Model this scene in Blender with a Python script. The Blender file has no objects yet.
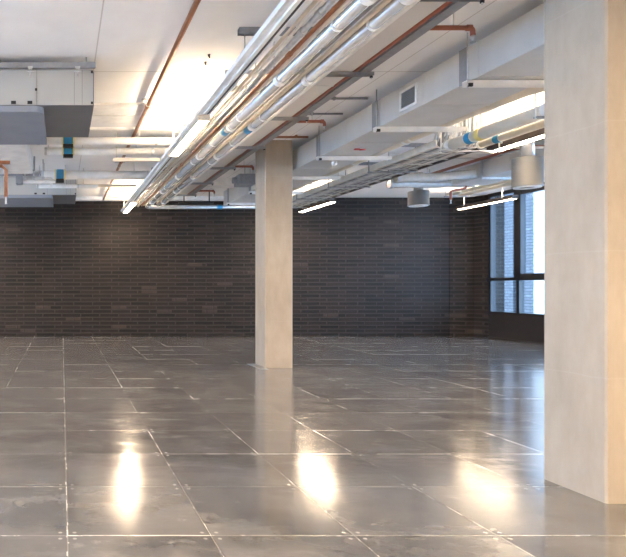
import bpy, math, random
from mathutils import Vector
random.seed(7)
PI = math.pi
C = bpy.context.scene.collection
F, H = 587.0, 1.04          # focal length in px, eye height
SLAB = 2.93                 # underside of the ceiling slab
BACK = 12.4                 # back wall

# ------------------------------------------------------------------ materials
def mat(name):
    m = bpy.data.materials.new(name); m.use_nodes = True
    nt = m.node_tree; b = nt.nodes['Principled BSDF']
    return m, nt, b
def N(nt, t, **k):
    n = nt.nodes.new(t)
    for a, v in k.items(): setattr(n, a, v)
    return n
def L(nt, a, b): nt.links.new(a, b)
def coords(nt): return N(nt, 'ShaderNodeTexCoord').outputs['Object']
def noise(nt, vec, scale, detail=4, rough=.55, st=None):
    if st:
        mp = N(nt, 'ShaderNodeMapping'); mp.inputs['Scale'].default_value = st
        L(nt, vec, mp.inputs['Vector']); vec = mp.outputs['Vector']
    n = N(nt, 'ShaderNodeTexNoise'); n.inputs['Scale'].default_value = scale
    n.inputs['Detail'].default_value = detail; n.inputs['Roughness'].default_value = rough
    L(nt, vec, n.inputs['Vector']); return n.outputs['Fac']
def ramp(nt, fac, stops):
    r = N(nt, 'ShaderNodeValToRGB'); L(nt, fac, r.inputs['Fac'])
    while len(r.color_ramp.elements) < len(stops): r.color_ramp.elements.new(.5)
    for e, (p, c) in zip(r.color_ramp.elements, stops):
        e.position = p; e.color = (c[0], c[1], c[2], 1) if isinstance(c, tuple) else (c, c, c, 1)
    return r.outputs['Color']
def math_(nt, op, a, b=None, c=None):
    n = N(nt, 'ShaderNodeMath', operation=op)
    for i, v in enumerate((a, b, c)):
        if v is None: continue
        if isinstance(v, (int, float)): n.inputs[i].default_value = v
        else: L(nt, v, n.inputs[i])
    return n.outputs[0]
def mixc(nt, fac, a, b, mode='MIX'):
    n = N(nt, 'ShaderNodeMix', data_type='RGBA', blend_type=mode)
    if isinstance(fac, (int, float)): n.inputs[0].default_value = fac
    else: L(nt, fac, n.inputs[0])
    for i, v in ((6, a), (7, b)):
        if isinstance(v, tuple): n.inputs[i].default_value = (v[0], v[1], v[2], 1)
        else: L(nt, v, n.inputs[i])
    return n.outputs[2]
def bump(nt, b, h, strength=.3, dist=.01):
    n = N(nt, 'ShaderNodeBump'); n.inputs['Strength'].default_value = strength
    n.inputs['Distance'].default_value = dist
    L(nt, h, n.inputs['Height']); L(nt, n.outputs['Normal'], b.inputs['Normal'])

def simple(name, col, rough=.5, metal=0., var=.12, scale=6., bmp=0., bscale=60.):
    m, nt, b = mat(name)
    v = coords(nt)
    f = noise(nt, v, scale)
    lo = tuple(c * (1 - var) for c in col); hi = tuple(min(1, c * (1 + var)) for c in col)
    L(nt, ramp(nt, f, [(.3, lo), (.7, hi)]), b.inputs['Base Color'])
    b.inputs['Roughness'].default_value = rough; b.inputs['Metallic'].default_value = metal
    if bmp: bump(nt, b, noise(nt, v, bscale, 3), bmp, .004)
    return m
M = {}
M['white'] = simple('white_painted_metal', (.76, .75, .73), .45)
M['duct'] = simple('pale_grey_duct_steel', (.60, .59, .57), .42, .35, .08, 3)
M['ductside'] = simple('painted_duct_side', (.58, .56, .53), .5, .0, .05, 3)
M['galv'] = simple('galvanised_steel', (.55, .56, .57), .35, .75, .15, 25)
M['dgalv'] = simple('dull_grey_steel', (.30, .31, .33), .45, .5, .12, 18)
M['unit'] = simple('fan_unit_casing', (.45, .455, .44), .5, .1, .03, 2)
M['unitbase'] = simple('fan_unit_base', (.17, .175, .19), .5, .3, .08, 4)
M['plate'] = simple('blue_grey_plenum', (.27, .30, .35), .5, .3, .06, 4)
M['foil'] = simple('silver_foil_wrap', (.66, .65, .635), .26, .5, .10, 14, .15, 30)
M['lagging'] = simple('cream_pipe_lagging', (.66, .60, .50), .5, .0, .08, 8, .2, 30)
M['conduit'] = simple('beige_conduit', (.66, .60, .52), .4, .25, .1, 9)
M['copper'] = simple('copper_pipe', (.33, .14, .07), .4, .4, .2, 12)
M['red'] = simple('red_brown_pipe', (.30, .10, .06), .42, .1, .15, 10)
M['blue'] = simple('blue_plastic', (.02, .20, .38), .4)
M['yellow'] = simple('yellow_band', (.75, .6, .2), .5)
M['black'] = simple('black_plastic', (.012, .012, .014), .45)
M['frame'] = simple('black_window_frame', (.013, .013, .016), .4, .1)
M['panel'] = simple('dark_metal_panel', (.030, .026, .026), .45, .2)
M['bronze'] = simple('dark_bronze_housing', (.06, .042, .036), .45, .3)
M['drum'] = simple('grey_drum_casing', (.20, .195, .185), .45, .3)
M['redtag'] = simple('red_plastic', (.5, .04, .03), .4)

def mk_concrete():
    m, nt, b = mat('warm_cast_concrete'); v = coords(nt)
    big = noise(nt, v, 1.4, 5, .6); fine = noise(nt, v, 9, 6, .65, (1, 1, .35))
    c = ramp(nt, big, [(.3, (.28, .23, .18)), (.7, (.36, .302, .24))])
    c = mixc(nt, .45, c, ramp(nt, fine, [(.3, (.265, .215, .165)), (.68, (.40, .335, .265))]))
    # faint pour lines
    sp = N(nt, 'ShaderNodeSeparateXYZ'); L(nt, v, sp.inputs[0])
    z = math_(nt, 'FRACT', math_(nt, 'DIVIDE', math_(nt, 'ADD', sp.outputs[2], math_(nt, 'MULTIPLY', big, .05)), .62))
    line = math_(nt, 'LESS_THAN', z, .012)
    c = mixc(nt, math_(nt, 'MULTIPLY', line, .06), c, (.6, .55, .48))
    vor = N(nt, 'ShaderNodeTexVoronoi'); vor.inputs['Scale'].default_value = 11; L(nt, v, vor.inputs['Vector'])
    pit = math_(nt, 'LESS_THAN', vor.outputs['Distance'], .035)
    c = mixc(nt, math_(nt, 'MULTIPLY', pit, .4), c, (.2, .17, .14))
    L(nt, c, b.inputs['Base Color']); b.inputs['Roughness'].default_value = .6
    bump(nt, b, fine, .12, .004); return m
M['concrete'] = mk_concrete()

def mk_slab():
    m, nt, b = mat('white_ceiling_slab'); v = coords(nt)
    f = noise(nt, v, .9, 6, .6, (1, .5, 1)); g = noise(nt, v, 5, 5, .6)
    c = ramp(nt, f, [(.3, (.78, .775, .77)), (.7, (.87, .865, .865))])
    c = mixc(nt, .25, c, ramp(nt, g, [(.35, (.74, .735, .73)), (.7, (.88, .875, .875))]))
    sp = N(nt, 'ShaderNodeSeparateXYZ'); L(nt, v, sp.inputs[0])
    for o, p, w in ((0, .275, .005), (0, 2.86, .005), (1, 5.15, .006)):
        d = math_(nt, 'ABSOLUTE', math_(nt, 'SUBTRACT', sp.outputs[o], p))
        c = mixc(nt, math_(nt, 'MULTIPLY', math_(nt, 'LESS_THAN', d, w), .5), c, (.33, .29, .26))
    L(nt, c, b.inputs['Base Color']); b.inputs['Roughness'].default_value = .8
    return m
M['slab'] = mk_slab()

def mk_floor():
    m, nt, b = mat('raised_metal_floor_tiles'); v = coords(nt)
    T, OX, OY = .6, .023, .056
    sp = N(nt, 'ShaderNodeSeparateXYZ'); L(nt, v, sp.inputs[0])
    u = math_(nt, 'DIVIDE', math_(nt, 'SUBTRACT', sp.outputs[0], OX), T)
    w = math_(nt, 'DIVIDE', math_(nt, 'SUBTRACT', sp.outputs[1], OY), T)
    iu, iw = math_(nt, 'FLOOR', u), math_(nt, 'FLOOR', w)
    ru = math_(nt, 'ROUND', u); rw = math_(nt, 'ROUND', w)
    du = math_(nt, 'MULTIPLY', math_(nt, 'ABSOLUTE', math_(nt, 'SUBTRACT', u, ru)), T)
    dw = math_(nt, 'MULTIPLY', math_(nt, 'ABSOLUTE', math_(nt, 'SUBTRACT', w, rw)), T)
    cell = N(nt, 'ShaderNodeCombineXYZ'); L(nt, iu, cell.inputs[0]); L(nt, iw, cell.inputs[1])
    wn = N(nt, 'ShaderNodeTexWhiteNoise', noise_dimensions='2D'); L(nt, cell.outputs[0], wn.inputs['Vector'])
    rnd = wn.outputs['Value']; rcol = wn.outputs['Color']
    # per-tile offset for the smears
    off = N(nt, 'ShaderNodeVectorMath', operation='MULTIPLY_ADD')
    L(nt, rcol, off.inputs[0]); off.inputs[1].default_value = (13, 13, 13); L(nt, v, off.inputs[2])
    vv = off.outputs[0]
    cloud = noise(nt, vv, 2.2, 6, .62); smear = noise(nt, vv, 5.5, 7, .7, (.55, 1.6, 1)); fine = noise(nt, vv, 40, 4, .6)
    scuff = noise(nt, v, 3.3, 8, .72)
    c = ramp(nt, cloud, [(.30, (.145, .142, .145)), (.70, (.34, .332, .327))])
    c = mixc(nt, math_(nt, 'MULTIPLY', rnd, .5), c, (.24, .235, .234))
    sm = ramp(nt, smear, [(.54, 0.), (.68, 1.)])
    c = mixc(nt, math_(nt, 'MULTIPLY', sm, .30), c, (.46, .45, .44))
    sc = ramp(nt, scuff, [(.60, 0.), (.66, 1.)])
    c = mixc(nt, math_(nt, 'MULTIPLY', sc, .35), c, (.58, .56, .53))
    # seams: line strength varies from seam to seam
    c1 = N(nt, 'ShaderNodeCombineXYZ'); L(nt, iu, c1.inputs[0]); L(nt, rw, c1.inputs[1])
    n1 = N(nt, 'ShaderNodeTexWhiteNoise', noise_dimensions='2D'); L(nt, c1.outputs[0], n1.inputs['Vector'])
    c2 = N(nt, 'ShaderNodeCombineXYZ'); L(nt, ru, c2.inputs[0]); L(nt, iw, c2.inputs[1])
    n2 = N(nt, 'ShaderNodeTexWhiteNoise', noise_dimensions='2D'); L(nt, c2.outputs[0], n2.inputs['Vector'])
    lw = math_(nt, 'LESS_THAN', dw, math_(nt, 'MULTIPLY_ADD', noise(nt, v, 9, 2), .006, .0015))
    lu = math_(nt, 'LESS_THAN', du, .0028)
    main = math_(nt, 'LESS_THAN', math_(nt, 'ABSOLUTE', math_(nt, 'SUBTRACT', sp.outputs[0], OX)), .006)
    seam = math_(nt, 'MAXIMUM', math_(nt, 'MULTIPLY', lw, math_(nt, 'MULTIPLY_ADD', n1.outputs['Value'], .5, .3)),
                 math_(nt, 'MULTIPLY', lu, math_(nt, 'MULTIPLY_ADD', n2.outputs['Value'], .4, .3)))
    seam = math_(nt, 'MAXIMUM', seam, math_(nt, 'MULTIPLY', main, .5))
    seam = math_(nt, 'MULTIPLY', seam, math_(nt, 'MULTIPLY_ADD', noise(nt, v, 5, 3), 1.2, .2))
    c = mixc(nt, seam, c, (.74, .70, .63))
    dark = math_(nt, 'MULTIPLY', math_(nt, 'LESS_THAN', math_(nt, 'ABSOLUTE', math_(nt, 'SUBTRACT', du, .0045)), .0014), .5)
    c = mixc(nt, dark, c, (.05, .045, .04))
    # screws near each tile corner
    a = math_(nt, 'SUBTRACT', du, .030); d = math_(nt, 'SUBTRACT', dw, .030)
    dist = math_(nt, 'SQRT', math_(nt, 'ADD', math_(nt, 'MULTIPLY', a, a), math_(nt, 'MULTIPLY', d, d)))
    dot = math_(nt, 'LESS_THAN', dist, .0085)
    c = mixc(nt, math_(nt, 'MULTIPLY', dot, .6), c, (.88, .85, .80))
    L(nt, c, b.inputs['Base Color'])
    b.inputs['Metallic'].default_value = .58
    r = math_(nt, 'MULTIPLY_ADD', cloud, .16, .06)
    r = math_(nt, 'ADD', r, math_(nt, 'MULTIPLY', sm, .10))
    r = math_(nt, 'ADD', r, math_(nt, 'MULTIPLY', seam, .25))
    L(nt, r, b.inputs['Roughness'])
    # every tile sits at a slightly different tilt, edges rolled
    sub = N(nt, 'ShaderNodeVectorMath', operation='SUBTRACT'); L(nt, rcol, sub.inputs[0]); sub.inputs[1].default_value = (.5, .5, .5)
    ml = N(nt, 'ShaderNodeVectorMath', operation='MULTIPLY'); L(nt, sub.outputs[0], ml.inputs[0]); ml.inputs[1].default_value = (.006, .006, 0)
    bp = N(nt, 'ShaderNodeBump'); bp.inputs['Strength'].default_value = .10; bp.inputs['Distance'].default_value = .004
    L(nt, math_(nt, 'ADD', scuff, math_(nt, 'MULTIPLY', smear, .8)), bp.inputs['Height'])
    ad = N(nt, 'ShaderNodeVectorMath', operation='ADD'); L(nt, bp.outputs[0], ad.inputs[0]); L(nt, ml.outputs[0], ad.inputs[1])
    nm = N(nt, 'ShaderNodeVectorMath', operation='NORMALIZE'); L(nt, ad.outputs[0], nm.inputs[0])
    L(nt, nm.outputs[0], b.inputs['Normal'])
    return m
M['floor'] = mk_floor()

def mk_brick(name, c1, c2, mort, pale, w=.40, h=.082, ms=.013, bs=.8):
    m, nt, b = mat(name); v = coords(nt)
    sp = N(nt, 'ShaderNodeSeparateXYZ'); L(nt, v, sp.inputs[0])
    cb = N(nt, 'ShaderNodeCombineXYZ')
    wob = math_(nt, 'MULTIPLY', noise(nt, v, 3, 3), .012)
    L(nt, math_(nt, 'ADD', sp.outputs[0], sp.outputs[1]), cb.inputs[0]); L(nt, math_(nt, 'ADD', sp.outputs[2], wob), cb.inputs[1])
    br = N(nt, 'ShaderNodeTexBrick'); L(nt, cb.outputs[0], br.inputs['Vector'])
    br.inputs['Scale'].default_value = 1; br.inputs['Brick Width'].default_value = w; br.inputs['Row Height'].default_value = h
    br.inputs['Mortar Size'].default_value = ms; br.inputs['Mortar Smooth'].default_value = .25
    br.offset = .37; br.offset_frequency = 2; br.squash = 1.0
    br.inputs['Color1'].default_value = (*c1, 1); br.inputs['Color2'].default_value = (*c2, 1); br.inputs['Mortar'].default_value = (*mort, 1)
    # a few pale bricks
    row = math_(nt, 'FLOOR', math_(nt, 'DIVIDE', cb.inputs[1].links[0].from_socket, h))
    col = math_(nt, 'FLOOR', math_(nt, 'DIVIDE', cb.inputs[0].links[0].from_socket, w * .8))
    cc = N(nt, 'ShaderNodeCombineXYZ'); L(nt, row, cc.inputs[0]); L(nt, col, cc.inputs[1])
    wn = N(nt, 'ShaderNodeTexWhiteNoise', noise_dimensions='2D'); L(nt, cc.outputs[0], wn.inputs['Vector'])
    p = math_(nt, 'MULTIPLY', math_(nt, 'GREATER_THAN', wn.outputs['Value'], .975), math_(nt, 'SUBTRACT', 1, br.outputs['Fac']))
    c = mixc(nt, math_(nt, 'MULTIPLY', p, .4), br.outputs['Color'], pale)
    c = mixc(nt, ramp(nt, noise(nt, v, 2.5, 6, .65), [(.35, .0), (.75, .45)]), c, tuple(x * .55 for x in c2))
    L(nt, c, b.inputs['Base Color']); b.inputs['Roughness'].default_value = .6; b.inputs['Specular IOR Level'].default_value = .3
    hgt = math_(nt, 'ADD', math_(nt, 'MULTIPLY', br.outputs['Fac'], -1), math_(nt, 'MULTIPLY', noise(nt, v, 30, 4), .5))
    bump(nt, b, hgt, bs, .012); return m
M['brick'] = mk_brick('dark_brown_brick', (.021, .013, .010), (.0055, .0036, .0031), (.034, .025, .021), (.10, .068, .05))
M['pale_brick'] = mk_brick('pale_painted_brick', (.10, .10, .105), (.07, .07, .078), (.03, .03, .035), (.2, .2, .2), .26, .078, .012, .6)
M['render'] = simple('white_rendered_wall', (.36, .325, .29), .7)
M['bluepanel'] = simple('blue_grey_facade_panel', (.018, .034, .055), .3)
M['paving'] = simple('street_paving', (.2, .2, .2), .8)

def mk_glass():
    m, nt, b = mat('window_glass'); nt.nodes.remove(b)
    t = N(nt, 'ShaderNodeBsdfTransparent'); t.inputs[0].default_value = (.90, .95, .98, 1)
    g = N(nt, 'ShaderNodeBsdfGlossy'); g.inputs['Roughness'].default_value = .02
    fr = N(nt, 'ShaderNodeFresnel'); fr.inputs[0].default_value = 1.45
    mx = N(nt, 'ShaderNodeMixShader'); L(nt, math_(nt, 'MULTIPLY', fr.outputs[0], .5), mx.inputs[0])
    L(nt, t.outputs[0], mx.inputs[1]); L(nt, g.outputs[0], mx.inputs[2])
    L(nt, mx.outputs[0], nt.nodes['Material Output'].inputs[0]); return m
M['glass'] = mk_glass()
def emit(name, col, s):
    m, nt, b = mat(name); nt.nodes.remove(b)
    e = N(nt, 'ShaderNodeEmission'); e.inputs[0].default_value = (*col, 1); e.inputs[1].default_value = s
    L(nt, e.outputs[0], nt.nodes['Material Output'].inputs[0]); return m
WARM = (1.0, .775, .53)
M['lamp'] = emit('warm_lamp_diffuser', WARM, 24)
M['dimlamp'] = emit('warm_dim_lamp_diffuser', WARM, 9)
M['uplamp'] = emit('warm_lamp_uplight', WARM, 21)

# ------------------------------------------------------------------ mesh building
class MB:
    def __init__(s): s.v, s.f, s.sm, s.mi = [], [], [], []
    def add(s, vs, fs, smooth=False, mi=0):
        o = len(s.v); s.v += [tuple(p) for p in vs]
        for k, f in enumerate(fs):
            s.f.append([o + i for i in f]); s.sm.append(smooth if isinstance(smooth, bool) else smooth[k]); s.mi.append(mi)
        return s
    def box(s, x0, x1, y0, y1, z0, z1, mi=0, b=0.):
        if b <= 0:
            v = [(x, y, z) for z in (z0, z1) for y in (y0, y1) for x in (x0, x1)]
            return s.add(v, [(0, 2, 3, 1), (4, 5, 7, 6), (0, 1, 5, 4), (2, 6, 7, 3), (0, 4, 6, 2), (1, 3, 7, 5)], mi=mi)
        # bevelled: chamfered vertical-profile prism on all edges
        def ring(z, i):
            return [(x0+i, y0+i+b, z), (x0+i+b, y0+i, z), (x1-i-b, y0+i, z), (x1-i, y0+i+b, z),
                    (x1-i, y1-i-b, z), (x1-i-b, y1-i, z), (x0+i+b, y1-i, z), (x0+i, y1-i-b, z)]
        rs = [ring(z0, b*.7), ring(z0+b, 0), ring(z1-b, 0), ring(z1, b*.7)]
        v = [p for r in rs for p in r]; f = [tuple(range(7, -1, -1)), tuple(range(24, 32))]
        for k in range(3):
            for i in range(8):
                j = (i+1) % 8; f.append((k*8+i, k*8+j, k*8+8+j, k*8+8+i))
        return s.add(v, f, mi=mi)
    def tube(s, pts, r, n=14, cap=True, mi=0):
        pts = [Vector(p) for p in pts]; vs, fs, sm = [], [], []
        up = None; m = len(pts)
        for i, p in enumerate(pts):
            d = (pts[min(i+1, m-1)] - pts[max(i-1, 0)]).normalized()
            if up is None:
                up = Vector((0, 0, 1)) if abs(d.z) < .9 else Vector((1, 0, 0))
            a = d.cross(up).normalized(); up = a.cross(d).normalized()
            rr = r[i] if isinstance(r, (list, tuple)) else r
            for k in range(n):
                t = 2*PI*k/n; vs.append(p + rr*(math.cos(t)*a + math.sin(t)*up))
        for i in range(m-1):
            for k in range(n):
                l = (k+1) % n; fs.append((i*n+k, i*n+l, (i+1)*n+l, (i+1)*n+k)); sm.append(True)
        if cap:
            fs.append(tuple(range(n-1, -1, -1))); sm.append(False)
            fs.append(tuple((m-1)*n + k for k in range(n))); sm.append(False)
        return s.add(vs, fs, sm, mi)
    def ring(s, c, axis, r0, r1, w, n=20, mi=0):
        # hollow band of inner radius r0, outer r1, width w around an axis
        ax = {'x': (Vector((0, 1, 0)), Vector((0, 0, 1)), Vector((1, 0, 0))), 'y': (Vector((1, 0, 0)), Vector((0, 0, 1)), Vector((0, 1, 0))),
              'z': (Vector((1, 0, 0)), Vector((0, 1, 0)), Vector((0, 0, 1)))}[axis]
        c = Vector(c); vs = []; fs = []
        for (r, o) in ((r0, -w/2), (r1, -w/2), (r1, w/2), (r0, w/2)):
            for k in range(n):
                t = 2*PI*k/n; vs.append(c + r*(math.cos(t)*ax[0] + math.sin(t)*ax[1]) + o*ax[2])
        for j in range(4):
            for k in range(n):
                l = (k+1) % n; a = j*n; b = ((j+1) % 4)*n; fs.append((a+k, a+l, b+l, b+k))
        return s.add(vs, fs, mi=mi)
    def prism(s, poly, z0, z1, mi=0):
        n = len(poly); v = [(x, y, z0) for x, y in poly] + [(x, y, z1) for x, y in poly]
        f = [tuple(range(n-1, -1, -1)), tuple(range(n, 2*n))] + [(i, (i+1) % n, n+(i+1) % n, n+i) for i in range(n)]
        return s.add(v, f, mi=mi)
    def build(s, name, m, parent=None, loc=None, **props):
        me = bpy.data.meshes.new(name)
        if loc is not None: vs = [(x-loc[0], y-loc[1], z-loc[2]) for x, y, z in s.v]
        else: vs = s.v
        me.from_pydata(vs, [], s.f)
        for mm in (m if isinstance(m, (list, tuple)) else [m]): me.materials.append(mm)
        for p, a, b in zip(me.polygons, s.sm, s.mi): p.use_smooth = a; p.material_index = b
        me.update()
        o = bpy.data.objects.new(name, me); C.objects.link(o)
        if parent is not None: o.parent = parent
        if loc is not None: o.location = loc
        for k, v in props.items(): o[k] = v
        return o
def thing(name, label, cat, loc=(0, 0, 0), group=None):
    o = bpy.data.objects.new(name, None); C.objects.link(o); o.location = loc; o.empty_display_size = .1
    o['label'] = label; o['category'] = cat
    if group: o['group'] = group
    return o
def copy_tree(o, parent=None):
    c = o.copy(); C.objects.link(c)
    if parent is not None: c.parent = parent
    for ch in list(o.children): copy_tree(ch, c)
    return c
def solo(mb, name, m, label, cat, group=None, loc=None):
    p = dict(label=label, category=cat)
    if group: p['group'] = group
    return mb.build(name, m, None, loc, **p)
def struct(mb, name, m, parent=None):
    return mb.build(name, m, parent, None, **({} if parent is not None else {'kind': 'structure'}))
def bend(p0, corner, p1, r, n=6):
    # round off a corner
    p0, c, p1 = Vector(p0), Vector(corner), Vector(p1)
    a = c + (p0-c).normalized()*r; b = c + (p1-c).normalized()*r
    return [tuple((1-t)**2*a + 2*t*(1-t)*c + t*t*b) for t in [i/n for i in range(n+1)]]

# ------------------------------------------------------------------ room shell
XL, XR, YF = -7.0, 8.72, -6.6
struct(MB().box(XL, XR, YF, 13.0, -.12, 0), 'floor', M['floor'])
struct(MB().box(XL, XR+.3, YF, 13.0, SLAB, SLAB+.25), 'ceiling', M['slab'])
struct(MB().box(XL, 8.18, BACK, 12.7, 0, SLAB), 'wall_back', M['brick'])
struct(MB().prism([(8.18, 12.45), (8.18, 12.42), (8.20, 12.40), (8.62, 12.28), (8.76, 11.94), (9.0, 11.94), (9.0, 12.7), (8.18, 12.7)], 0, SLAB), 'wall_pier', M['brick'])
struct(MB().box(XL, XR+.28, YF-.2, YF, 0, SLAB), 'wall_front', M['white'])
struct(MB().box(XR, XR+.28, YF, 3.6, 0, SLAB), 'wall_right', M['brick'])
wl = MB()
wl.box(XL-.25, XL, YF, 12.7, 0, .5); wl.box(XL-.25, XL, YF, 12.7, 2.7, SLAB)
for y0, y1 in ((YF, -6), (-2.8, -1), (2.2, 3.0), (6.2, 7.0), (10.2, 12.7)): wl.box(XL-.25, XL, y0, y1, .5, 2.7)
struct(wl, 'wall_left', M['white'])
for k, (y0, y1) in enumerate(((-6, -2.8), (-1, 2.2), (3.0, 6.2), (7.0, 10.2))):
    f = MB()
    f.box(XL-.15, XL-.09, y0, y1, .5, .56); f.box(XL-.15, XL-.09, y0, y1, 2.64, 2.7)
    for y in (y0, (y0+y1)/2-.03, y1-.06): f.box(XL-.15, XL-.09, y, y+.06, .56, 2.64)
    w = struct(f, 'window_%d' % (k+2), M['frame'])
    struct(MB().box(XL-.13, XL-.12, y0+.02, y1-.02, .54, 2.66), 'pane', M['glass'], w)
struct(MB().box(XL, 3.6, 12.26, BACK, 2.855, SLAB), 'trim_1', M['white'])

# right-hand glazing, black frames over a dark metal apron
WY1 = 11.94
struct(MB().box(8.68, 8.80, 3.6, WY1, 0, .50), 'trim_2', M['panel'])
struct(MB().box(8.66, 8.82, 3.6, WY1, .0, .03), 'baseboard_right', M['panel'])
win = MB()
win.box(8.68, 8.76, 3.6, WY1, .50, .545)                     # sill
win.box(8.62, 8.76, 3.6, WY1, 1.165, 1.225)                   # transom
win.box(8.68, 8.76, 3.6, WY1, 2.86, SLAB)                    # head
mull = [WY1-.05]
y = WY1-.05
k = 0
while y > 4.6:
    y -= (.74 if k % 2 == 0 else 1.0); mull.append(y); k += 1
mull.append(3.6)
for yy in mull: win.box(8.675, 8.775, yy-.01, yy+.06, .50, SLAB)
W1 = struct(win, 'window_1', M['frame'])
for i in range(len(mull)-1):
    a, b_ = mull[i+1]+.05, mull[i]
    if b_-a < .1: continue
    struct(MB().box(8.72, 8.73, a, b_, .545, 1.17), 'lower_pane', M['glass'], W1)
    if i % 2 == 1:
        sash = MB()
        z0, z1 = 1.225, 2.85
        sash.box(8.60, 8.70, a-.02, a+.08, z0, z1); sash.box(8.60, 8.70, b_-.14, b_+.02, z0, z1)
        sash.box(8.62, 8.70, a+.08, b_-.14, z0, z0+.065); sash.box(8.62, 8.70, a+.08, b_-.14, z1-.065, z1)
        s = struct(sash, 'casement_sash', M['frame'], W1)
        struct(MB().box(8.665, 8.675, a+.08, b_-.14, z0+.065, z1-.065), 'pane', M['glass'], s)
        hd = MB().box(8.585, 8.60, a+.06, a+.09, 1.32, 1.42).box(8.56, 8.585, a+.065, a+.085, 1.33, 1.35).box(8.555, 8.57, a+.065, a+.085, 1.33, 1.46)
        struct(hd, 'window_handle', M['black'], s)
    else:
        struct(MB().box(8.72, 8.73, a, b_, 1.215, 2.86), 'upper_pane', M['glass'], W1)

# ------------------------------------------------------------------ what is outside
gr = solo(MB().box(8.99, 26, 2, 30, -3.2, -3.0), 'street_ground', M['paving'], 'grey paved ground outside the black framed window', 'ground')
gr['kind'] = 'structure'
fac = thing('neighbouring_building', 'pale brick building with blue grey strips seen through the window', 'building', (12, 15.4, -3))
def fpart(name, m, y0, y1, x, label=None, z1=6.0):
    o = MB().box(x, 13.2, y0, y1, -3, z1).build(name, m, fac, None)
    o.matrix_parent_inverse.identity(); o.location = (-12, -15.4, 3)
    if label: o['label'] = label
fpart('facade_panel', M['bluepanel'], 16.16, 17.2, 12.12, 'facade wall strip coloured for blue shade')  # blue shade on this wall is put into the strip's colour
fpart('brick_pier', M['pale_brick'], 15.62, 16.16, 12.0, 'pale blue brick pier')
fpart('facade_panel', M['bluepanel'], 15.25, 15.62, 12.10, 'blue grey recessed strip')
fpart('brick_pier', M['pale_brick'], 14.90, 15.25, 12.0, 'pale brick pier beside white wall')
fpart('rendered_wall', M['render'], 10.5, 14.90, 11.97, 'bright white rendered wall')

# ------------------------------------------------------------------ pillars
pm = [(2.61, 2.815, .37, .37, 'wide beige concrete pillar in the right foreground, cut off by the frame'),
      (2.61, 7.55, .357, .38, 'slender beige concrete pillar standing mid floor, its base reflected in the tiles')]
for x0, y0, w, d, lb in pm:
    b_ = .009
    ring = [(x0+b_, y0), (x0+w-b_, y0), (x0+w, y0+b_), (x0+w, y0+d-b_), (x0+w-b_, y0+d), (x0+b_, y0+d), (x0, y0+d-b_), (x0, y0+b_)]
    solo(MB().prism(ring, 0, SLAB), 'concrete_pillar', M['concrete'], lb, 'pillar', 'square concrete pillars')
solo(MB().box(2.50, 2.608, 7.50, 7.94, 0, .004).box(2.50, 2.608, 7.40, 7.50, 0, .003), 'floor_trim_plate', M['dgalv'], 'thin pale plate on the floor at the left foot of the slender pillar', 'plate')

# ------------------------------------------------------------------ linear lights
ROWS = [('over the left pipe bundle', 1.275), ('over the middle cable tray', 4.76), ('by the window', 7.64), ('beyond the left edge of the room', -2.2)]
def light(cx, y0, y1, label, dim=False, pale=False):
    t = thing('linear_light', label, 'light', (cx, y0, 2.53), 'long linear ceiling lights')
    ln = y1-y0
    hs = MB()                       # U shaped housing
    hs.box(-.055, -.045, 0, ln, .0, .065); hs.box(.045, .055, 0, ln, 0, .065); hs.box(-.045, .045, 0, ln, .028, .036)
    hs.box(-.055, .055, -.006, 0, 0, .065); hs.box(-.055, .055, ln, ln+.006, 0, .065)
    hs.build('housing', M['conduit' if pale else 'bronze'], t)
    MB().box(-.036, .036, .01, ln-.01, -.004, .026, b=.004).build('diffuser', M['dimlamp' if dim else 'lamp'], t)
    MB().box(-.040, .040, .01, ln-.01, .038, .056).build('uplight_strip', M['uplamp'], t)
    for yy in (.22, ln-.22):
        MB().tube([(-.05, yy, .06), (-.05, yy, SLAB-2.53)], .005, 8).box(-.06, -.045, yy-.012, yy+.012, .045, .07).build('hanger_rod', M['white'], t)
    return t
ST = [(-6.3, -4.8, 'farthest behind the camera, added to brighten the room'), (-2.7, -1.0, 'just behind the camera, added to brighten the room'), (0.05, 1.48, 'nearest camera'), (5.27, 6.68, 'halfway along'), (10.3, 11.70, 'nearest the brick wall')]  # stations behind the camera are unseen lights added to lift the room's brightness
LB = {
 (0, 3): 'lit linear light in the left row, beside the bright glow on the ceiling',
 (0, 4): 'lit linear light in the left row, its tip against the dark brick wall',
 (1, 3): 'lit linear light at upper right, half hidden by the foreground pillar',
 (1, 4): 'lit linear light just right of the slender pillar against the brick wall',
 (2, 4): 'thin lit linear light hanging in front of the black framed window'}
for ri, (rn, cx) in enumerate(ROWS):
    for si, (a, b_, sn) in enumerate(ST):
        if ri == 2: a, b_ = a-.4, b_-.4
        if ri == 2 and si == 3: continue
        if ri == 1 and si == 3: b_ = 6.50
        if ri == 0 and si == 4: a, b_ = 10.45, 11.80
        light(cx, a, b_, dim=(ri == 2), pale=(ri == 0), label=LB.get((ri, si), 'lit linear light %s, %s' % (rn, sn)))

for x_, w_ in ((.1, 'left of'), (2.95, 'right of'), (6.1, 'far right of')):  # unseen lights added behind the camera to fill the room
    for y_, v_ in ((-5.6, 'farther back'), (-3.3, 'closer')):
        light(x_, y_, y_+1.8, 'added linear light, unseen behind the camera, %s the left bundle line, %s' % (w_, v_))

light(4.76, 2.5, 4.3, 'added unseen linear light over the middle row, behind the foreground pillar')  # added out of view to brighten the upper right ceiling
light(6.3, 1.0, 2.8, 'added unseen linear light between foreground pillar and right wall')  # extra lamp outside the frame, lifts the right-hand ceiling
light(-2.2, 2.4, 4.2, 'added unseen linear light beyond the left edge, between the two nearest ones')  # added past the left edge of the view to brighten the left ceiling
light(-2.2, 7.7, 9.3, 'added unseen linear light beyond the left edge, level with the far fan coil unit')  # another unseen light added for the left ceiling

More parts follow.
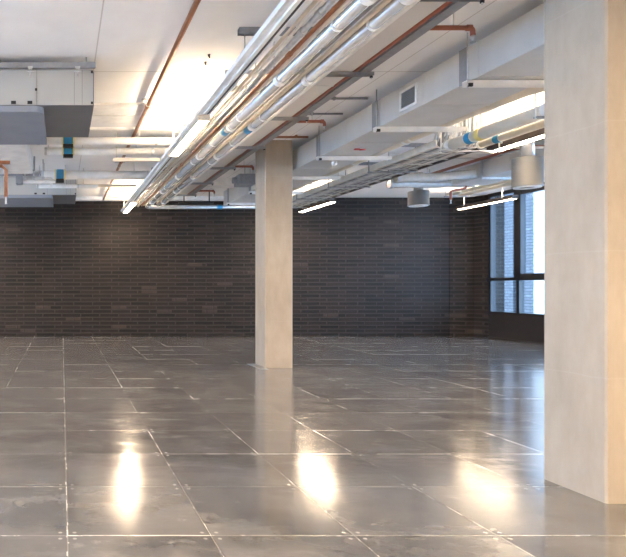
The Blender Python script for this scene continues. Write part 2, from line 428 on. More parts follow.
# ------------------------------------------------------------------ helpers for services
def pipe(name, pts, r, m, label, cat='pipe', group=None, n=14, couple=None, cm=None, bands=()):
    """one pipe; couplings and bands become parts"""
    if not couple and not bands:
        return solo(MB().tube(pts, r, n), name, m, label, cat, group)
    t = thing(name, label, cat, (0, 0, 0), group)
    MB().tube(pts, r, n).build('pipe_body', m, t)
    if couple:
        for (p, ax) in couple: MB().ring(p, ax, r*.9, r*1.22+.002, .05, 14).build('coupling', cm or M['galv'], t)
    for (p, ax, mm, w, nm, lb) in bands:
        o = MB().ring(p, ax, r*.9, r*1.05+.002, w, 18).build(nm, mm, t)
        if lb: o['label'] = lb
    return t
def rods(t, xs, y, z0, z1, m=None, r=.005):
    for x in xs: MB().tube([(x, y, z0), (x, y, z1)], r, 8).build('threaded_rod', m or M['galv'], t)
def channel(mb, x0, x1, y, z0, w=.042, h=.042):
    """open strut channel along x, lips downwards"""
    mb.box(x0, x1, y-w/2, y+w/2, z0+h-.004, z0+h); mb.box(x0, x1, y-w/2, y-w/2+.004, z0, z0+h-.004); mb.box(x0, x1, y+w/2-.004, y+w/2, z0, z0+h-.004)
    return mb
Y0 = -2.5
G1 = 'services of the left bundle'
TOP = 2.60                                   # underside of the strut that the bundle hangs from
def xr(r, rad): return r*(TOP-rad-H)
# trunking rail beside the left lights
solo(MB().box(1.194, 1.214, Y0, 11.9, 2.565, 2.60).box(1.216, 1.240, Y0, 5.2, 2.565, 2.569).box(1.216, 1.240, 6.8, 10.35, 2.565, 2.569), 'lighting_trunking', M['white'], 'beige lighting rail along the left edge of the left bundle', 'rail', G1)
for (a, b_, w) in ((-.95, -.02, 'behind camera'), (1.6, 5.15, 'in the foreground'), (6.8, 10.35, 'between the two lit lights')):
    s = MB().box(1.24, 1.265, a, b_, 2.55, 2.585).box(1.285, 1.305, a, b_, 2.55, 2.585).box(1.265, 1.285, a, b_, 2.585, 2.60)
    t = thing('lighting_track', 'shiny slotted metal track of the left light row, length %s' % w, 'track', (0, 0, 0), 'slotted light tracks')
    s.build('track_body', M['white'], t); MB().box(1.266, 1.284, a, b_, 2.553, 2.584).build('slot_strip', M['bronze'], t)
small = [(.998, .016, 'conduit', 'conduit', 'beige conduit hugging the left side of the first foil pipe', 11.05),
         (1.135, .016, 'conduit', 'lagging', 'cream conduit hugging the left side of the second foil pipe', 10.85),(.888, .012, 'conduit', 'conduit', 'thin beige conduit, first beside the left light row', 11.4),
         (.91, .010, 'conduit', 'white', 'thin white conduit running beside the silver pipe', 11.3),
         (1.102, .010, 'conduit', 'dgalv', 'thin grey conduit between the two large foil pipes', 11.0),
         (1.235, .016, 'conduit', 'white', 'thin pale conduit right of the large foil pipes', 10.9)]
for r, rad, nm, mm, lb, ye in small:
    pipe(nm, [(xr(r, rad), Y0, TOP-rad), (xr(r, rad), ye, TOP-rad)], rad, M[mm], lb, 'conduit', G1, 10)
x = xr(.942, .019)
pipe('steel_pipe', [(x, Y0, TOP-.019), (x, 11.2, TOP-.019)], .019, M['galv'], 'silver steel pipe with couplings, left of the copper pipe', 'pipe', G1, 12,
     [((x, yy, TOP-.019), 'y') for yy in (3.3, 3.55, 4.6, 6.9, 8.8)], M['galv'])
x = xr(.975, .014)
pipe('copper_pipe', [(x, Y0, TOP-.02), (x, 11.1, TOP-.02)], .014, M['copper'], 'orange copper pipe inside the left bundle', 'pipe', G1, 12,
     [((x, yy, TOP-.02), 'y') for yy in (3.9, 5.7, 7.4)], M['copper'])
# two large foil covered pipes; both turn right in front of the back wall
XA, XB = xr(1.052, .038), xr(1.185, .036)
for (x, rad, ye, zt, lb, xe, yb) in ((XA, .038, 11.18, .0, 'large foil wrapped pipe with blue tape, left of the pair', 2.35, 5.72), (XB, .036, 10.98, .0, 'large foil wrapped pipe with blue tape, right of the pair', 2.35, 5.66)):
    z = TOP-rad
    if x == XA: pts = [(x, Y0, z)] + bend((x, Y0, z), (x, ye, z), (9, ye, z), .12) + [(3.95, ye, z)]
    else: pts = [(x, Y0, z)] + bend((x, Y0, z), (x, ye, z), (x, ye, SLAB), .1) + [(x, ye, SLAB)]
    bands = [((x, yb, z), 'y', M['blue'], .09, 'blue_tape', 'blue tape band')]
    if x == XA: bands.append(((2.95+.05, ye, z), 'x', M['blue'], .10, 'blue_tape', 'blue tape band'))
    for q in range(9): bands.append(((x, 3.4+.93*q, z), 'y', M['white'], .02, 'joint_band', None))
    pipe('insulated_pipe', pts, rad, M['foil'], lb, 'pipe', G1, 20, None, None, bands)
# trapeze hangers of the bundle
st1 = [(3.05, 1.40), (4.29, 1.29), (5.54, 1.42), (6.80, 1.42), (8.05, 1.42), (9.30, 1.42), (10.45, 1.42)]
hl = ['in the near foreground', 'with its scalloped channel showing on the ceiling', 'beside the glow on the ceiling', 'level with the slender pillar front', 'just past the slender pillar', 'second from the brick wall', 'nearest the brick wall']
for (yy, xs), w in zip(st1, hl):
    t = thing('pipe_hanger', 'grey pipe hanger of the left bundle, %s' % w, 'hanger', (0, 0, 0), 'hangers of the left pipe bundle')
    c = channel(MB(), xs, 1.98, yy, SLAB-.045, .05, .045)
    for q in range(8): c.box(xs+.03+q*.07, xs+.06+q*.07, yy-.026, yy-.022, SLAB-.055, SLAB-.045)
    c.build('ceiling_channel', M['dgalv'], t)
    channel(MB(), 1.19, 1.92, yy, TOP, .03, .025).build('strut', M['galv'], t)
    rods(t, [max(xs+.03, 1.335), 1.415, 1.55, 1.90], yy, TOP+.02, SLAB-.004)
    for x, rad in ((XA, .038), (XB, .036)):
        if yy > 10.4 and x == XB: pass
        MB().ring((x, yy, TOP-rad), 'y', rad-.001, rad+.012, .05, 20).build('pipe_clamp', M['white'], t)

# flat cable duct, red pipe and steel rail
solo(MB().box(2.115, 2.30, Y0, 10.9, 2.745, 2.85, b=.004).box(2.112, 2.303, 4.97, 4.99, 2.742, 2.853).box(2.112, 2.303, 8.2, 8.22, 2.742, 2.853), 'cable_duct', M['ductside'], 'flat grey duct right of the left pipe bundle', 'duct', G1)
solo(MB().box(2.362, 2.44, Y0, 11.0, 2.745, 2.752).box(2.434, 2.44, Y0, 11.0, 2.752, 2.80).box(2.362, 2.367, Y0, 11.0, 2.752, 2.80), 'steel_rail', M['dgalv'], 'blue grey steel rail running beside the red pipe', 'rail', G1)
pipe('sprinkler_main', [(2.335, Y0, 2.765), (2.335, 11.0, 2.765)], .019, M['red'], 'long red brown sprinkler pipe between grey duct and steel rail', 'pipe', G1, 14)
st2 = [3.43, 4.66, 5.89, 7.12, 8.35, 9.58, 10.8]
hl = ['cut by the top edge of the picture', 'second from the camera', 'crossing just above the slender pillar', 'just left of the slender pillar top', 'first behind the slender pillar', 'second from the brick wall', 'nearest the brick wall']
for yy, w in zip(st2, hl):
    t = thing('duct_hanger', 'steel cross bar under the flat grey duct, %s' % w, 'hanger', (0, 0, 0), 'cross bars under the flat grey duct')
    c = channel(MB(), 2.03, 2.47, yy, 2.715, .036, .028); c.build('cross_bar', M['dgalv'], t)
    rods(t, [2.07, 2.455], yy, 2.69, SLAB)
    for x in (2.07, 2.455): MB().tube([(x, yy, 2.70), (x, yy, 2.715)], .012, 6).build('nut', M['black'], t)
# sprinkler branches
for i, (yy, w) in enumerate(((3.93, 'nearest the camera'), (6.15, 'above the slender pillar'), (8.45, 'behind the slender pillar'), (10.6, 'nearest the brick wall'))):
    z = 2.775
    t = thing('sprinkler_branch', 'red branch pipe off the sprinkler main, %s' % w, 'pipe', (0, 0, 0), 'red sprinkler branches')
    MB().tube([(2.335, yy, z)] + bend((2.3, yy, z), (2.75, yy, z), (2.75, yy, 2.6), .03) + [(2.75, yy, z-.05)], .016, 14).build('pipe_body', M['red'], t)
    MB().ring((2.725, yy, z), 'x', .012, .021, .03, 14).build('elbow_collar', M['red'], t)
    MB().tube([(2.75, yy, z-.05), (2.75, yy, z-.075), (2.75, yy, z-.08), (2.75, yy, z-.095)], [.009, .012, .005, .004], 12).tube([(2.75, yy, z-.095), (2.75, yy, z-.099)], .018, 14).build('sprinkler_head', M['galv'], t)
    MB().tube([(2.62, yy, z+.012), (2.62, yy, SLAB)], .004, 8).build('hanger_rod', M['galv'], t)
solo(MB().tube([(2.30, 7.3, 2.905), (3.06, 7.3, 2.905)], .014, 12).box(2.9, 2.92, 7.28, 7.32, 2.9, SLAB).box(2.4, 2.42, 7.28, 7.32, 2.9, SLAB), 'copper_pipe', M['copper'], 'short copper pipe against the ceiling at the slender pillar head', 'pipe')

for yy, w in ((5.84, 'nearer'), (6.36, 'farther')):
    solo(MB().tube([(2.46, yy, 2.915), (3.04, yy, 2.915)], .011, 8).box(2.7, 2.72, yy-.015, yy+.015, 2.90, SLAB), 'conduit', M['dgalv'], 'thin dark conduit across the ceiling in front of the slender pillar, the %s one' % w, 'conduit', 'thin dark conduits across the ceiling')

# ------------------------------------------------------------------ big supply duct right of the pillars
DX0, DX1, DZ0, DZ1 = 3.04, 3.60, 2.575, 2.835
t = thing('supply_duct', 'large rectangular pale grey air duct running past the pillars', 'duct', (0, 0, 0))
d = MB().box(DX0, DX1, 3.22, 11.05, DZ0, DZ1, b=.004)
d.box(DX0, DX1, -2.5, 3.22, DZ0, DZ1)
d.build('duct_body', M['duct'], t)
for q in range(11):
    yy = 3.62+.66*q
    MB().box(DX0-.003, DX1+.003, yy, yy+.018, DZ0-.004, DZ1+.003).build('seam_flange', M['duct'], t)
g = MB()
gy0, gy1, gz0, gz1 = 5.02, 5.27, 2.61, 2.79
g.box(DX0-.012, DX0+.001, gy0, gy1, gz0, gz0+.02).box(DX0-.012, DX0+.001, gy0, gy1, gz1-.02, gz1).box(DX0-.012, DX0+.001, gy0, gy0+.02, gz0+.02, gz1-.02).box(DX0-.012, DX0+.001, gy1-.02, gy1, gz0+.02, gz1-.02)
gl = g.build('air_grille', M['white'], t)
s = MB()
for q in range(9): s.box(DX0-.010, DX0-.001, gy0+.02, gy1-.02, gz0+.026+q*.0155, gz0+.032+q*.0155)
s.build('grille_slats', M['dgalv'], gl)
MB().box(DX0-.002, DX0-.0005, gy0+.02, gy1-.02, gz0+.02, gz1-.02).build('grille_mesh', M['unitbase'], gl)
hl = ['nearest, beside the foreground pillar', 'second, right of the air grille', 'third, right of the slender pillar head', 'fourth, half hidden behind lit pipe', 'fifth from the camera', 'nearest the brick wall']
for yy, w in zip((4.36, 5.62, 6.88, 8.14, 9.4, 10.66), hl):
    t = thing('duct_support', 'pale cross bar and strap carrying the large duct, %s' % w, 'hanger', (0, 0, 0), 'cross bars under the large duct')
    channel(MB(), 2.99, 3.85, yy, DZ0-.046, .05, .04).box(3.66, 3.85, yy-.027, yy-.025, DZ0-.04, DZ0-.012).build('cross_bar', M['white'], t)
    MB().box(DX0-.010, DX0-.004, yy+.03, yy+.12, DZ0-.006, DZ1+.004).build('strap', M['dgalv'], t)
    rods(t, [3.012, 3.83], yy-.0, DZ0-.06, SLAB)
    MB().box(3.0, 3.03, yy-.035, yy-.02, DZ0-.055, DZ0-.03).build('bolt_block', M['black'], t)
solo(MB().box(3.25, 3.30, 6.50, 6.54, DZ0-.012, DZ0).tube([(3.30, 6.52, DZ0-.01), (3.37, 6.52, DZ0-.01)], .008, 10), 'damper_handle', M['redtag'], 'small red damper handle under the large duct', 'handle')
solo(MB().tube([(3.34, 7.2, DZ0), (3.34, 7.2, DZ0-.03), (3.34, 7.2, DZ0-.045)], [.03, .03, .018], 16), 'smoke_detector', M['white'], 'small round white detector under the large duct', 'detector')
# cream lagged pipe along the duct, kinking up towards the light
pts = [(3.70, 11.0, 2.638), (3.70, 5.4, 2.638), (3.72, 5.1, 2.64), (3.80, 4.8, 2.66), (4.0, 4.55, 2.69), (4.3, 4.35, 2.70), (5.0, 4.1, 2.70), (6.4, 4.05, 2.70)]
sm = []
for i in range(len(pts)-1):
    for k in range(4): 
        a, b_ = Vector(pts[i]), Vector(pts[i+1]); sm.append(tuple(a.lerp(b_, k/4)))
sm.append(pts[-1])
pipe('insulated_pipe', sm, .062, M['lagging'], 'cream lagged pipe beside the large duct curving right near the foreground pillar', 'pipe', None, 20, None, None,
     [((3.70, yy, 2.638), 'y', M['white'], .03, 'joint_band', None) for yy in (6.2, 7.4, 8.6, 9.8)])
for yy, w in ((6.2, 'nearer'), (8.7, 'middle'), (10.3, 'farther')):
    t = thing('pipe_hanger', 'single rod hanger holding the cream lagged pipe, the %s one' % w, 'hanger', (0, 0, 0), 'rod hangers of the cream lagged pipe')
    MB().ring((3.70, yy+.1, 2.638), 'y', .062, .070, .03, 20).build('pipe_clamp', M['white'], t)
    rods(t, [3.70], yy+.1, 2.705, SLAB)

# ------------------------------------------------------------------ middle bundle: cable tray
t = thing('cable_tray', 'long beige cable tray carrying silver cables, right of the slender pillar', 'tray', (0, 0, 0))
TZ = 2.56; TY = 6.36
MB().box(4.05, 4.062, TY, 11.5, TZ, TZ+.075).box(4.062, 4.085, TY, 11.5, TZ, TZ+.006).build('side_rail', M['conduit'], t)
MB().box(4.628, 4.64, TY, 11.5, TZ, TZ+.075).box(4.605, 4.628, TY, 11.5, TZ, TZ+.006).build('side_rail', M['bronze'], t)
rg = MB()
yy = 6.4
while yy < 11.5:
    rg.box(4.062, 4.628, yy, yy+.025, TZ+.001, TZ+.010); yy += .3
rg.build('rungs', M['galv'], t)
cabs = [(4.10, .010, 'white'), (4.135, .014, 'galv'), (4.18, .016, 'dgalv'), (4.225, .013, 'galv'), (4.265, .012, 'white'), (4.31, .018, 'white'), (4.36, .014, 'galv'), (4.405, .016, 'dgalv'), (4.45, .012, 'galv'), (4.495, .017, 'dgalv'), (4.54, .013, 'white'), (4.58, .014, 'galv')]
wd = ['first from the left rail', 'second from the left rail', 'third from the left rail', 'fourth from the left rail', 'fifth from the left rail', 'sixth from the left rail', 'sixth from the right rail', 'fifth from the right rail', 'fourth from the right rail', 'third from the right rail', 'second from the right rail', 'next to the right rail']
cn = {'white': 'white', 'galv': 'silver', 'dgalv': 'grey', 'bronze': 'dark brown'}
for (x, r, mm), w in zip(cabs, wd):
    pts = [(x, 6.42, SLAB), (x, 6.42, 2.75), (x, 6.46, 2.66), (x, 6.52, TZ+.012+r)]
    for q in range(40):
        yy = 6.6 + 4.8*q/39
        pts.append((x + random.uniform(-.004, .004), yy, TZ+.010+r+random.uniform(0, .006)))
    solo(MB().tube(pts, r, 8), 'cable', M[mm], '%s cable lying in the middle cable tray, %s' % (cn[mm], w), 'cable', 'cables in the middle tray')
# pipes over the tray
for (x, z, r, lb, yb, ye) in ((4.15, 2.555, .058, 'thick cream pipe with blue and yellow bands at upper right', 5.95, 6.3), (4.46, 2.555, .038, 'slimmer cream pipe with a blue band behind the thick one', 6.0, 6.25)):
    bands = [((x, yb, z), 'y', M['blue'], .07, 'blue_band', 'blue band')]
    if r > .05:
        bands += [((x, yb-.14, z), 'y', M['yellow'], .06, 'yellow_band', 'yellow band'), ((x, yb+.3, z), 'y', M['white'], .05, 'end_band', None)]
    pipe('insulated_pipe', [(x, Y0, z), (x, ye, z)], r, M['lagging'], lb, 'pipe', 'cream pipes over the middle tray', 20, None, None, bands)
pipe('insulated_pipe', [(4.30, 6.5, 2.70), (4.30, 11.3, 2.70)], .030, M['foil'], 'slim foil pipe above the middle cable tray', 'pipe', None, 16)
hl = ['nearest, beside the foreground pillar', 'second from the camera', 'third, with dark channel and rods showing', 'fourth from the camera', 'fifth from the camera', 'nearest the brick wall']
for yy, w in zip((5.0, 6.25, 7.73, 8.9, 10.1, 11.2), hl):
    t = thing('tray_hanger', 'rod hanger of the middle cable tray, %s' % w, 'hanger', (0, 0, 0), 'hangers of the middle cable tray')
    channel(MB(), 4.27 if yy > 6.5 else 4.0, 4.86, yy, SLAB-.04, .045, .04).build('ceiling_channel', M['dgalv'], t)
    MB().box(4.03, 4.68, yy-.02, yy+.02, (TZ-.012) if yy > 6.5 else 2.478, TZ if yy > 6.5 else 2.49).build('cross_bar', M['dgalv'], t)
    rods(t, ([4.04, 4.30] if yy > 6.5 else [4.035]) + [4.655], yy, (TZ-.02) if yy > 6.5 else 2.47, SLAB-.003, M['white'] if yy < 6.5 else M['dgalv'], .007)
    if yy < 6.5: MB().ring((4.15, yy, 2.555), 'y', .056, .066, .05, 20).tube([(4.15, yy, 2.62), (4.15, yy, SLAB-.003)], .006, 8).build('pipe_clamp', M['white'], t)
    if yy > 6.5: MB().ring((4.30, yy, 2.70), 'y', .029, .036, .03, 16).build('pipe_clamp', M['white'], t)
    if yy < 6.5: MB().ring((4.46, yy, 2.555), 'y', .037, .045, .03, 16).tube([(4.46, yy, 2.60), (4.46, yy, SLAB-.003)], .005, 8).build('pipe_clamp', M['white'], t)

# ------------------------------------------------------------------ things between the middle tray and the window
t = thing('foil_duct', 'silver flexible duct crossing towards the window, nearer one', 'duct', (0, 0, 0), 'silver flexible ducts')
def flex(pts, r, n=18, step=.02):
    P = [Vector(p) for p in pts]; out = []; rr = []; k = 0
    for i in range(len(P)-1):
        ln = (P[i+1]-P[i]).length; c = max(1, int(ln/step))
        for j in range(c): out.append(tuple(P[i].lerp(P[i+1], j/c))); rr.append(r*(1+(.03 if k % 2 else -.02))); k += 1
    out.append(tuple(P[-1])); rr.append(r)
    return MB().tube(out, rr, n)
flex([(4.95, 8.7, 2.66), (5.5, 8.68, 2.66), (6.05, 8.6, 2.70)], .065).build('duct_body', M['foil'], t)
MB().ring((4.97, 8.7, 2.66), 'x', .06, .075, .05).build('collar', M['dgalv'], t)
rods(t, [5.4], 8.68, 2.72, SLAB)
t = thing('foil_duct', 'silver flexible duct crossing towards the window, farther one', 'duct', (0, 0, 0), 'silver flexible ducts')
flex([(5.25, 9.42, 2.70), (5.75, 9.42, 2.70), (6.6, 9.40, 2.71)], .07).build('duct_body', M['foil'], t)
MB().ring((5.27, 9.42, 2.70), 'x', .065, .08, .05).build('collar', M['dgalv'], t)
rods(t, [5.9], 9.42, 2.77, SLAB)
def drum(cx, cy, z0, z1, r, lb):
    t = thing('drum_diffuser', lb, 'diffuser', (cx, cy, z0), 'round drum air diffusers')
    h = z1-z0; n = 28; m = MB()
    m.tube([(0, 0, .0), (0, 0, .012), (0, 0, .014), (0, 0, h-.012), (0, 0, h)], [r*1.04, r*1.04, r, r, r*.98], n, cap=True)
    m.build('drum', M['drum'], t)
    MB().ring((0, 0, -.004), 'z', r*.55, r*.9, .012, n).build('diffuser_ring', M['white'], t)
    MB().tube([(0, 0, h), (0, 0, SLAB-z0)], .07, 18).build('neck', M['foil'], t)
    return t
drum(5.47, 6.9, 2.215, 2.555, .15, 'large grey drum diffuser beside the foreground pillar edge, above the window')
drum(5.89, 9.7, 2.385, 2.62, .155, 'smaller pale drum diffuser hanging against the dark brick wall')
solo(MB().box(6.10, 6.62, 4.5, 9.2, 2.63, 2.86, b=.005).box(6.097, 6.623, 5.6, 5.62, 2.627, 2.863).box(6.097, 6.623, 6.8, 6.82, 2.627, 2.863).box(6.097, 6.623, 8.0, 8.02, 2.627, 2.863),
     'return_duct', M['ductside'], 'cream lit rectangular duct between middle tray and window', 'duct')
for yy, w in ((5.0, 'nearer'), (8.5, 'farther')): solo(MB().box(6.08, 6.64, yy, yy+.03, 2.60, 2.63).box(6.08, 6.09, yy, yy+.03, 2.63, SLAB).box(6.63, 6.64, yy, yy+.03, 2.63, SLAB), 'duct_strap', M['galv'], 'steel strap carrying the cream rectangular duct, the %s one' % w, 'hanger')
pipe('red_pipe', [(5.62, 9.1, 2.76)] + bend((5.62, 9, 2.76), (5.62, 7.2, 2.76), (6.05, 7.2, 2.76), .22) + [(6.05, 7.2, 2.76)], .02, M['red'], 'red brown pipe bending right behind the grey drum diffuser', 'pipe', None, 14)
t = thing('sprinkler_drop', 'red brown stepped drop pipe left of the window', 'pipe', (0, 0, 0))
MB().tube([(6.40, 9.3, SLAB)] + bend((6.4, 9.3, SLAB), (6.40, 9.3, 2.60), (6.1, 9.3, 2.60), .03) + bend((6.4, 9.3, 2.60), (6.16, 9.3, 2.56), (6.16, 9.3, 2.3), .03) + [(6.16, 9.3, 2.42)], .019, 12).build('pipe_body', M['red'], t)
MB().tube([(6.16, 9.3, 2.42), (6.16, 9.3, 2.40), (6.16, 9.3, 2.37), (6.16, 9.3, 2.365)], [.012, .008, .008, .02], 12).build('sprinkler_head', M['galv'], t)
solo(MB().tube([(5.45, 7.1, 2.73), (6.09, 7.1, 2.73)], .017, 12), 'conduit', M['white'], 'short white conduit above the grey drum diffuser', 'conduit')
for i, (yy, w) in enumerate(((6.9, 'nearest'), (8.3, 'middle'), (9.9, 'farthest'))):
    solo(MB().box(3.9, 8.5, yy, yy+.12, 2.875, SLAB), 'ceiling_batten', M['duct'], 'flat blue grey strip across the ceiling towards the window, %s' % w, 'batten', 'flat strips across the right ceiling')
for x, w in ((6.95, 'left'), (7.2, 'right')):
    pipe('conduit', [(x, 5, 2.70), (x, 10.6, 2.70)], .03, M['lagging'], 'beige conduit running to the brick pier, the %s of two' % w, 'conduit', 'pair of conduits towards the brick pier', 12,
         [((x, yy, 2.70), 'y') for yy in (7, 9, 10.2)], M['white'])
t = thing('conduit_hanger', 'small trapeze under the pair of beige conduits near the brick pier', 'hanger')
MB().box(6.85, 7.3, 10.5, 10.53, 2.65, 2.67).build('cross_bar', M['dgalv'], t); rods(t, [6.87, 7.28], 10.515, 2.65, SLAB)

# ------------------------------------------------------------------ left side: ceiling panels, copper pipe
for i, (a, b_, w) in enumerate(((6.02, 6.38, 'nearest the camera'), (6.40, 6.72, 'second'), (6.95, 7.12, 'narrow third'))):
    solo(MB().box(-1.5, 1.47 if i else 1.42, a, b_, 2.905, SLAB, b=.004), 'ceiling_panel', M['white'], 'flat white ceiling panel behind the fan coil unit, %s' % w, 'panel', 'flat ceiling panels on the left')
pipe('copper_pipe', [(.868, Y0, 2.875), (.868, 12.25, 2.875)], .020, M['copper'], 'long copper pipe under the ceiling with its shadow beside it', 'pipe', None, 14,
     [((.868, yy, 2.875), 'y') for yy in (5.95, 8.6)], M['copper'])
for yy, w in ((5.9, 'nearer'), (8.9, 'middle'), (11.4, 'farther')):
    t = thing('pipe_bracket', 'small bracket fixing the long copper pipe to the ceiling, the %s' % w, 'bracket', (0, 0, 0), 'brackets of the long copper pipe')
    MB().ring((.868, yy, 2.875), 'y', .0195, .026, .02, 14).build('bracket_ring', M['galv'], t)
    MB().box(.858, .878, yy-.01, yy+.01, 2.899, SLAB).box(.80, .95, yy-.015, yy+.015, SLAB-.006, SLAB).build('bracket_plate', M['galv'], t)
for x, y, w in ((1.195, 4.77, 'farther, at the ceiling glow'), (1.205, 4.93, 'smaller, above it')):
    solo(MB().tube([(x, y, SLAB), (x, y, SLAB-.012), (x+.006, y, SLAB-.03)], [.012, .009, .004], 10), 'anchor_bolt', M['bronze'], 'tiny dark anchor bolt in the white ceiling, the %s' % w, 'bolt', 'anchor bolts in the ceiling glow')

# fan coil units
def fcu(lb):
    t = thing('fan_coil_unit', lb, 'fan coil unit', (0, 4.85, 0), 'fan coil units')
    x1 = .256; z0, z1 = 2.54, 2.835
    MB().box(-1.6, x1, 0, 1.03, z0+.004, z1).build('casing', M['unit'], t)
    MB().box(-1.6, x1+.001, -.001, 1.031, z0, z0+.004).box(x1, x1+.008, -.001, 1.03, z0, z1-.02).build('base_panel', M['unitbase'], t)
    MB().box(-1.6, -.212, -.004, 0, z0+.005, z1).build('access_door', M['unit'], t)
    s = MB()
    for xx in (-.21, .10, .165): s.box(xx, xx+.003, -.003, 0, z0+.005, z1)
    s.build('panel_seam', M['unitbase'], t)
    MB().box(-1.7, .275, -.045, .0, z1+.008, z1+.047).box(-1.7, .275, -.045, -.04, z1, z1+.008).build('hanger_rail', M['dgalv'], t)
    for xx in (-.26, .128):
        k = MB().box(xx-.02, xx+.02, -.05, -.045, z1-.012, z1+.012).tube([(xx, -.045, z1+.0), (xx, -.045, z1-.07)], .006, 8).box(xx-.03, xx+.03, -.052, -.04, z1-.034, z1-.024)
        k.build('bolt_clamp', M['galv'], t)
    for xx, zz in ((-.215, 2.67), (x1-.01, z1-.02), (x1-.01, z0+.02)):
        MB().box(xx-.008, xx+.01, -.008, -.002, zz-.01, zz+.01).build('catch', M['black'], t)
    for xx in (-.40, -.265): MB().box(xx-.02, xx+.02, -.012, -.003, z0+.01, z0+.035).build('hinge', M['black'], t)
    for xx in (-1.2, .2):
        MB().tube([(xx, -.02, z1+.04), (xx, -.02, SLAB)], .006, 8).tube([(xx, .95, z1-.005), (xx, .95, SLAB)], .006, 8).build('hanger_rod', M['galv'], t)
    return t
f0 = fcu('large grey boxed fan coil unit at upper left')
f1 = copy_tree(f0); f1.location = (-.03, 9.57, 0); f1['label'] = 'farther grey fan coil unit at left edge, low against the brick wall'
def plenum(y, lb, lz=2.49):
    m = MB()
    x1 = -.155; r = .07; z0, z1 = lz, 2.54; y0, y1 = y, y+1.12
    pts = [(-1.5, y0)] + [(x1-r+r*math.sin(a), y0+r-r*math.cos(a)) for a in [PI/2*k/6 for k in range(7)]] + [(x1, y1), (-1.5, y1)]
    m.prism(pts, z0, z1)
    return solo(m, 'plenum_box', M['plate'], lb, 'plenum', 'blue grey plenums under the fan coil units')
plenum(4.86, 'blue grey round cornered plenum under the near fan coil unit')
plenum(9.55, 'blue grey plenum under the far fan coil unit')
solo(MB().box(-1.7, -.41, 6.25, 8.2, 2.62, 2.86, b=.01), 'transfer_duct', M['white'], 'white flat duct at the left edge below the near fan coil unit', 'duct')
solo(MB().box(-1.0, -.98, 6.2, 8.25, 2.61, 2.62).box(-1.0, -.98, 6.2, 6.21, 2.62, SLAB).box(-1.0, -.98, 8.24, 8.25, 2.62, SLAB), 'duct_strap', M['galv'], 'steel strap holding the white flat duct at the left edge', 'hanger')
# transverse white pipes with blue valves
def xpipe(x0, x1, y, z, r, lb, valve=None, mm='white'):
    t = thing('chilled_water_pipe', lb, 'pipe', (0, 0, 0), 'white pipes crossing behind the fan coil units')
    MB().tube([(x0, y, z), (x1, y, z)], r, 20).build('pipe_body', M[mm], t)
    for xx in (x0+.02, x1-.3): MB().ring((xx, y, z), 'x', r*.95, r*1.06, .03, 20).build('joint_band', M['galv'], t)
    for xx in (x0+.05, x1-.5): MB().tube([(xx, y, z+r*.9), (xx, y, SLAB)], .005, 8).build('hanger_rod', M['galv'], t)
    if valve is not None:
        v = MB().box(valve-.06, valve+.06, y-r-.03, y+r*.4, z-r*1.05, z+r*1.1, b=.012).build('valve_actuator', M['blue'], t)
        v['label'] = 'blue valve actuator'
        for e in (-.065, .065): MB().box(valve+e-.01, valve+e+.01, y-r-.02, y+r*.4, z-r*1.1, z+r*1.15).build('valve_flange', M['yellow'], t)
        MB().box(valve-.06, valve+.06, y-r-.02, y, z-r*1.9, z-r*1.06).build('valve_base', M['black'], t)
    return t
xpipe(-.30, 1.42, 6.98, 2.775, .045, 'white crossing pipe with a blue valve, upper of the near pair', .072)
xpipe(-.22, 1.42, 7.28, 2.722, .045, 'white crossing pipe with a blue valve, lower of the near pair', .075)
xpipe(-.32, 1.60, 8.95, 2.745, .065, 'thick white crossing pipe with a blue valve, farther left', -.03)
xpipe(-.40, .55, 9.1, 2.60, .030, 'thin white crossing pipe with a dark valve, lowest at left', None)
for (y, x0, z, lb) in ((7.13, .62, 2.585, 'cream cross conduit lit by the left light, nearer'), (9.35, .30, 2.655, 'cream cross conduit lit by the left light, farther')):
    solo(MB().box(x0, 1.185, y-.02, y+.02, z-.02, z+.02).tube([(x0+.04, y, z), (x0+.04, y, SLAB)], .006, 8).tube([(x0+.04, y-.025, z), (x0+.04, y-.02, z)], .012, 8), 'cross_conduit', M['lagging'], lb, 'conduit', 'cream cross conduits left of the bundle')
# valve cluster at far left
t = thing('pipe_manifold', 'white pipe manifold with small fittings at the left edge', 'manifold', (0, 0, 0))
z = 2.60
MB().tube([(-.40, 8.75, z+.06)] + bend((-.4, 8.75, z+.06), (-.16, 8.75, z+.06), (-.16, 8.75, z-.1), .03) + [(-.16, 8.75, z-.06)], .022, 12).build('elbow_pipe', M['white'], t)
MB().tube([(-.62, 8.7, z), (-.10, 8.7, z)], .028, 14).build('header_pipe', M['white'], t)
for xx in (-.55, -.42, -.28):
    MB().tube([(xx, 8.7, z+.02), (xx, 8.7, SLAB)], .012, 10).box(xx-.02, xx+.02, 8.68, 8.72, z+.03, z+.07).build('riser', M['galv'], t)
MB().box(-.68, -.58, 8.62, 8.72, z-.05, z+.10, b=.01).build('control_box', M['dgalv'], t)
pipe('steel_pipe', [(-.62, 8.5, 2.69), (-.60, 8.5, 2.73), (-.40, 8.5, 2.73), (-.40, 8.5, SLAB)], .014, M['dgalv'], 'thin dark bent pipe beside the white manifold', 'pipe', None, 10)
t = thing('sprinkler_drop', 'copper brown drop pipe with elbow at the far left edge', 'pipe', (0, 0, 0))
yy = 6.15
X = lambda px, Y: (px-62)*Y/F
Z = lambda py, Y: H+(287-py)*Y/F
MB().tube([(X(-30, yy), yy, Z(166, yy)), (X(2, yy), yy, Z(166, yy)), (X(6, yy), yy, Z(170, yy)), (X(6, yy), yy, Z(197, yy))], .019, 12).build('pipe_body', M['copper'], t)
MB().box(X(-30, yy), X(10, yy), yy-.02, yy+.02, Z(164, yy), Z(161, yy)).build('support_bar', M['copper'], t)
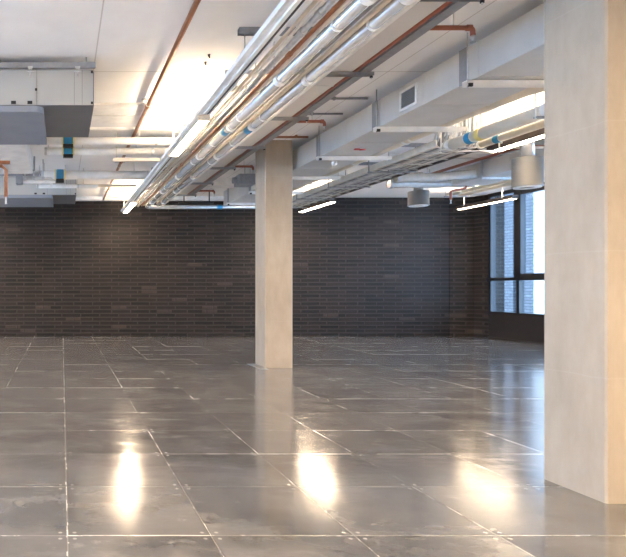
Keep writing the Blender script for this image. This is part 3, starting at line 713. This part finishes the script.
MB().tube([(X(6, yy), yy, Z(197, yy)), (X(6, yy), yy, Z(203, yy)), (X(6, yy), yy, Z(204, yy))], [.010, .008, .02], 12).build('sprinkler_head', M['galv'], t)
MB().tube([(X(-8, yy), yy, Z(162, yy)), (X(-8, yy), yy, 2.63)], .006, 8).build('hanger_rod', M['galv'], t)
# hooks near the left light
for (px, y, w) in ((173.5, 6.45, 'left'), (181, 6.55, 'right')):
    x = X(px, y)
    a = [(x, y, SLAB), (x, y, 2.84), (x+.01, y, 2.78), (x+.03, y, 2.75), (x+.045, y, 2.77), (x+.045, y, 2.80)]
    solo(MB().tube(a, .012, 10), 'ceiling_hook', M['white'], 'white hook hanging beside the left light, the %s of two' % w, 'hook', 'white hooks beside the left light')

# right-hand cross clutter near back behind the pillar left side
solo(MB().box(1.98, 3.3, 10.15, 10.45, 2.80, SLAB, b=.005), 'ceiling_panel', M['white'], 'flat pale panel on the ceiling just left of the slender pillar', 'panel')
solo(MB().tube([(2.3, 11.6, 2.70), (3.0, 11.6, 2.70)], .02, 10).box(2.4, 2.42, 11.59, 11.61, 2.7, SLAB).box(2.9, 2.92, 11.59, 11.61, 2.7, SLAB), 'conduit', M['black'], 'thin black conduit near the top of the brick wall', 'conduit')
t = thing('junction_box', 'grey motor box on the ceiling left of the slender pillar', 'box', (0, 0, 0))
MB().box(2.72, 2.98, 9.0, 9.3, 2.62, 2.78, b=.01).build('box_body', M['dgalv'], t)
MB().tube([(2.66, 9.15, 2.7), (2.72, 9.15, 2.7)], .05, 16).build('motor', M['dgalv'], t)
MB().tube([(2.85, 9.15, 2.77), (2.85, 9.15, SLAB)], .012, 8).build('hanger_rod', M['galv'], t)

# ------------------------------------------------------------------ world, camera, view
w = bpy.data.worlds.new('world'); bpy.context.scene.world = w; w.use_nodes = True
bg = w.node_tree.nodes['Background']; bg.inputs[0].default_value = (.46, .68, 1, 1); bg.inputs[1].default_value = 2.7
cam = bpy.data.cameras.new('camera'); co = bpy.data.objects.new('camera', cam); C.objects.link(co)
co.location = (0, 0, H); co.rotation_euler = (PI/2, 0, 0)
cam.sensor_fit = 'HORIZONTAL'; cam.sensor_width = 36; cam.lens = F/626*36
cam.shift_x = (313-62)/626; cam.shift_y = 8.5/626; cam.clip_start = .02
sc = bpy.context.scene; sc.camera = co
sc.view_settings.view_transform = 'Standard'; sc.view_settings.look = 'None'; sc.view_settings.gamma = 1
sc.view_settings.use_curve_mapping = False; sc.view_settings.exposure = 2.76
